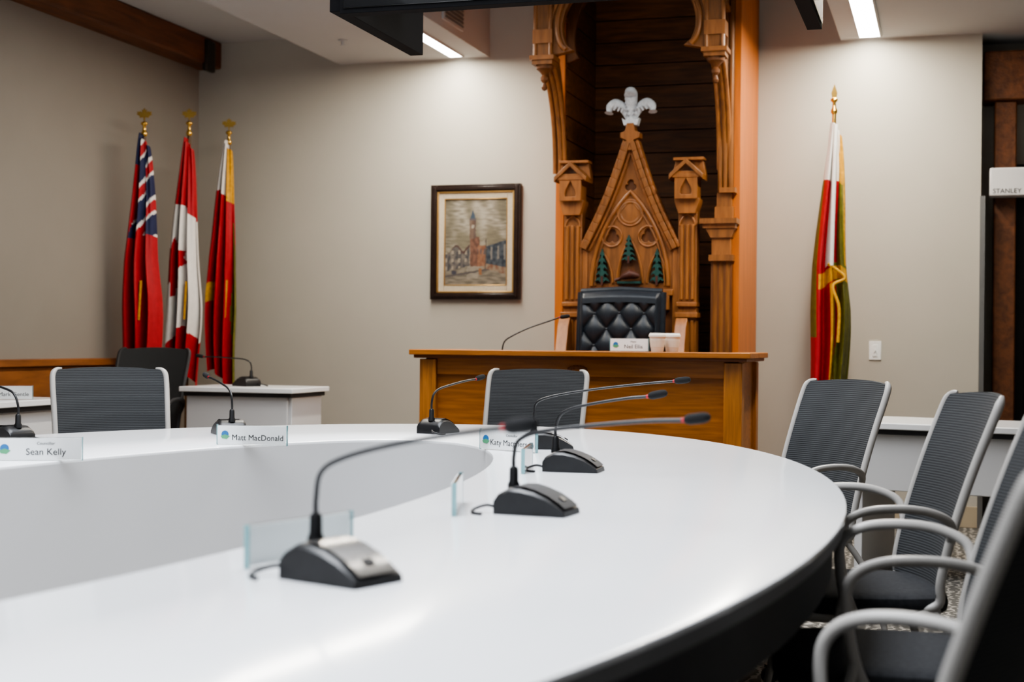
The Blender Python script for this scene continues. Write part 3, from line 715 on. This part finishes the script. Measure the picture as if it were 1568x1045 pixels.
# ------------------------------------------------------------ flags
LEAF = [(0, 1), (.13, .72), (.30, .80), (.24, .42), (.50, .62), (.56, .50), (.85, .52), (.76, .30), (.90, .20), (.50, -.10), (.55, -.26), (.10, -.20), (.06, -.62)]
LEAF = LEAF+[(-x, y) for x, y in LEAF[::-1][:-1]]
def inpoly(x, y, P):
    c = False; j = len(P)-1
    for i in range(len(P)):
        if (P[i][1] > y) != (P[j][1] > y) and x < (P[j][0]-P[i][0])*(y-P[i][1])/(P[j][1]-P[i][1])+P[i][0]: c = not c
        j = i
    return c
def c_canada(u, v):
    if v < .27+.03*u or v > .83-.02*u: return 'red'
    if inpoly((u-.16)/.44, -(v-.56)/.15, LEAF): return 'red'
    return 'fwhite'
def c_ensign(u, v):
    if v < .40 and u > .25+.1*math.sin(v*9):
        w = (u*1.1+v*3.6) % .62
        if w < .07: return 'fwhite'
        if w < .24: return 'red'
        if w < .29: return 'fwhite'
        return 'navy'
    if v < .12: return 'navy'
    if v > .97 and u > .5: return 'gold'
    return 'red'
def c_city(u, v):
    if v < .22: return 'fwhite' if u < .5 else 'gold'
    if .46 < v < .62 and .45 < u < .62: return 'gold'
    if u > .84+.1*math.sin(v*7) and v > .3: return 'green'
    if .62 < v < .7 and u < .3: return 'gold'
    return 'red'
def c_right(u, v):
    if v < .20: return 'fwhite' if u < .62 else 'gold'
    if v < .52:
        if u < .12: return 'green'
        if u < .34: return 'red'
        if u < .48: return 'fwhite'
        if u < .72: return 'red'
        return 'gold' if u > .88 else 'green'
    if .53 < v < .585 and u > .15: return 'gold'
    if u > .58+.05*math.sin(v*11): return 'green'
    if .59 < v < .98 and .46 < u < .56: return 'gold'
    if u < .12 and .52 < v < .75: return 'green'
    return 'red'
def flag(x, y, ztip, ztop, zbot, W, cf, ph, finial='leaf', lean=0.0, pc='pole'):
    b = Bd()
    b.lathe([(.15, 0), (.15, .012), (.13, .03), (.05, .05), (.025, .07), (.02, .16), (.014, .17)], (0, 0, 0), 'brass', seg=28)
    b.tube([(0, 0, .1), (0, 0, ztip-.14)], .0125, 'brass' if finial == 'spear' else pc, seg=12)
    b.lathe([(.012, -.18), (.02, -.17), (.02, -.155), (.012, -.14), (.010, -.11), (.022, -.10), (.022, -.09), (.008, -.08)], (0, 0, ztip), 'brass', seg=14)
    if finial == 'spear':
        b.prism([(0, ztip), (.018, ztip-.055), (.011, ztip-.085), (-.011, ztip-.085), (-.018, ztip-.055)], -.004, .004, 'brass')
    else:
        L = [(p[0]*.055, ztip-.045+p[1]*.050) for p in LEAF]; b.prism(L, -.007, .007, 'brass')
    H = ztop-zbot
    def pt(u, v):
        w = W*(.22+.78*min(1, v*1.5)**.75)*(1-.10*max(0, v-.75)/.25)
        fold = (.018+.035*min(1, v*1.6))*math.sin(u*2*pi*3.0+ph+v*1.3)+.012*math.sin(u*2*pi*7+ph*2)
        xx = -.035*min(1, v*2)+(u-.42)*w+.01*math.sin(v*9+ph)*v+lean*v+.010*math.sin(u*2*pi*3+ph+1.2)
        zz = ztop-v*H*(1+.05*math.sin(u*5+ph)) - .05*abs(u-.1)*(1-v)*2
        return (xx, -.028+fold-.02*math.sin(pi*u), zz)
    b.grid(pt, 64, 170, cf)
    if cf is c_right:
        b.tube([(-.005, -.07, ztop-.02), (-.02, -.09, ztop-.45), (-.03, -.10, ztop-.85)], .013, 'fwhite', seg=8, smooth=6)
        b.tube([(-.05, -.10, ztop-.84), (.05, -.10, ztop-.92), (-.02, -.10, ztop-.97), (.015, -.11, ztop-1.1), (.01, -.11, ztop-1.3)], .010, 'gold', seg=8, smooth=6)
    else:
        b.tube([(.01, -.085, ztop-.95), (.0, -.09, ztop-1.2)], .008, 'gold', seg=8)
    b.finish('flag_on_pole', (x, y, 0), TH, fixn=False, ang=60)
flag(-4.93, 8.02, 2.575, 2.42, .82, .25, c_ensign, .4)
flag(-4.79, 8.34, 2.62, 2.43, .84, .22, c_canada, 2.2)
flag(-4.67, 8.66, 2.60, 2.45, .82, .21, c_city, 4.0)
flag(-.65, 8.60, 2.65, 2.42, .80, .24, c_right, 1.1, 'spear')

# ------------------------------------------------------------ hanging displays
b = Bd(); zb = 2.355
def tvbox(x0_, x1_, y0_, y1_, z0_, z1_, side):
    b.bb(x0_, x1_, y0_, y1_, z0_, z1_, 'tv')
    if side == 'x': b.bb(x0_-.004 if x0_ < -1.4 else x1_, x0_ if x0_ < -1.4 else x1_+.004, y0_+.015, y1_-.015, z0_+.02, z1_-.015, 'tvs')
    else: b.bb(x0_+.015, x1_-.015, y0_-.004, y0_, z0_+.02, z1_-.015, 'tvs')
tvbox(-2.30, -2.24, 5.06, 5.93, zb+.02, 2.93, 'x'); tvbox(-.56, -.50, 5.06, 5.93, zb+.04, 2.93, 'x'); tvbox(-2.24, -.56, 5.02, 5.08, zb, 3.30, 'y')
b.bb(-2.24, -.56, 5.45, 5.51, 2.70, 2.76, 'tv'); b.bb(-1.43, -1.37, 5.08, 5.5, 2.70, 2.76, 'tv')
b.tube([(-1.4, 5.48, 2.72), (-1.4, 5.48, 4.6)], .03, 'tv'); b.lathe([(.1, 4.58), (.1, 4.6)], (-1.4, 5.48, 0), 'tv')
for xx in (-2.22, -.62): b.bb(xx, xx+.04, 5.3, 5.66, 2.55, 2.85, 'tv')
b.finish('hanging_display_cluster', bevel=.006)

# ------------------------------------------------------------ lighting
def area(name, loc, rot, sx, sy, power, col, spread=180):
    l = bpy.data.lights.new(name, 'AREA'); l.shape = 'RECTANGLE'; l.size = sx; l.size_y = sy; l.energy = power; l.color = col
    l.spread = math.radians(spread)
    o = bpy.data.objects.new(name, l); COL.objects.link(o); o.location = loc; o.rotation_euler = rot; return o
area('led_lamp_left', (-3.16, 7.6, 3.005), (0, 0, 0), .08, 2.7, 72, (1, .92, .79))
area('led_lamp_right', (-.47, 7.6, 2.995), (0, 0, 0), .11, 2.7, 70, (1, .92, .77))
area('overhead_fill_lamp', (-1.8, 2.6, 4.58), (0, 0, 0), 1.9, 7.0, 375, (.90, .94, 1), 110)  # added cool fill above the table, unseen; the ceiling has no opening here
w = bpy.data.worlds.new('world'); scene.world = w; w.use_nodes = True
bg = w.node_tree.nodes['Background']; bg.inputs[0].default_value = (.72, .76, .82, 1); bg.inputs[1].default_value = .26

# ------------------------------------------------------------ camera
cam = bpy.data.cameras.new('camera'); cam.lens = 50; cam.sensor_width = 36
co = bpy.data.objects.new('camera', cam); COL.objects.link(co)
co.matrix_world = Matrix.Translation((0, 0, 1.10)) @ Matrix.Rotation(TH, 4, 'Z') @ Matrix.Rotation(pi/2+.0011, 4, 'X') @ Matrix.Rotation(.010, 4, 'Z')
cam.dof.use_dof = True; cam.dof.focus_distance = 5.2; cam.dof.aperture_fstop = 3.2
cam.clip_start = .05
scene.camera = co
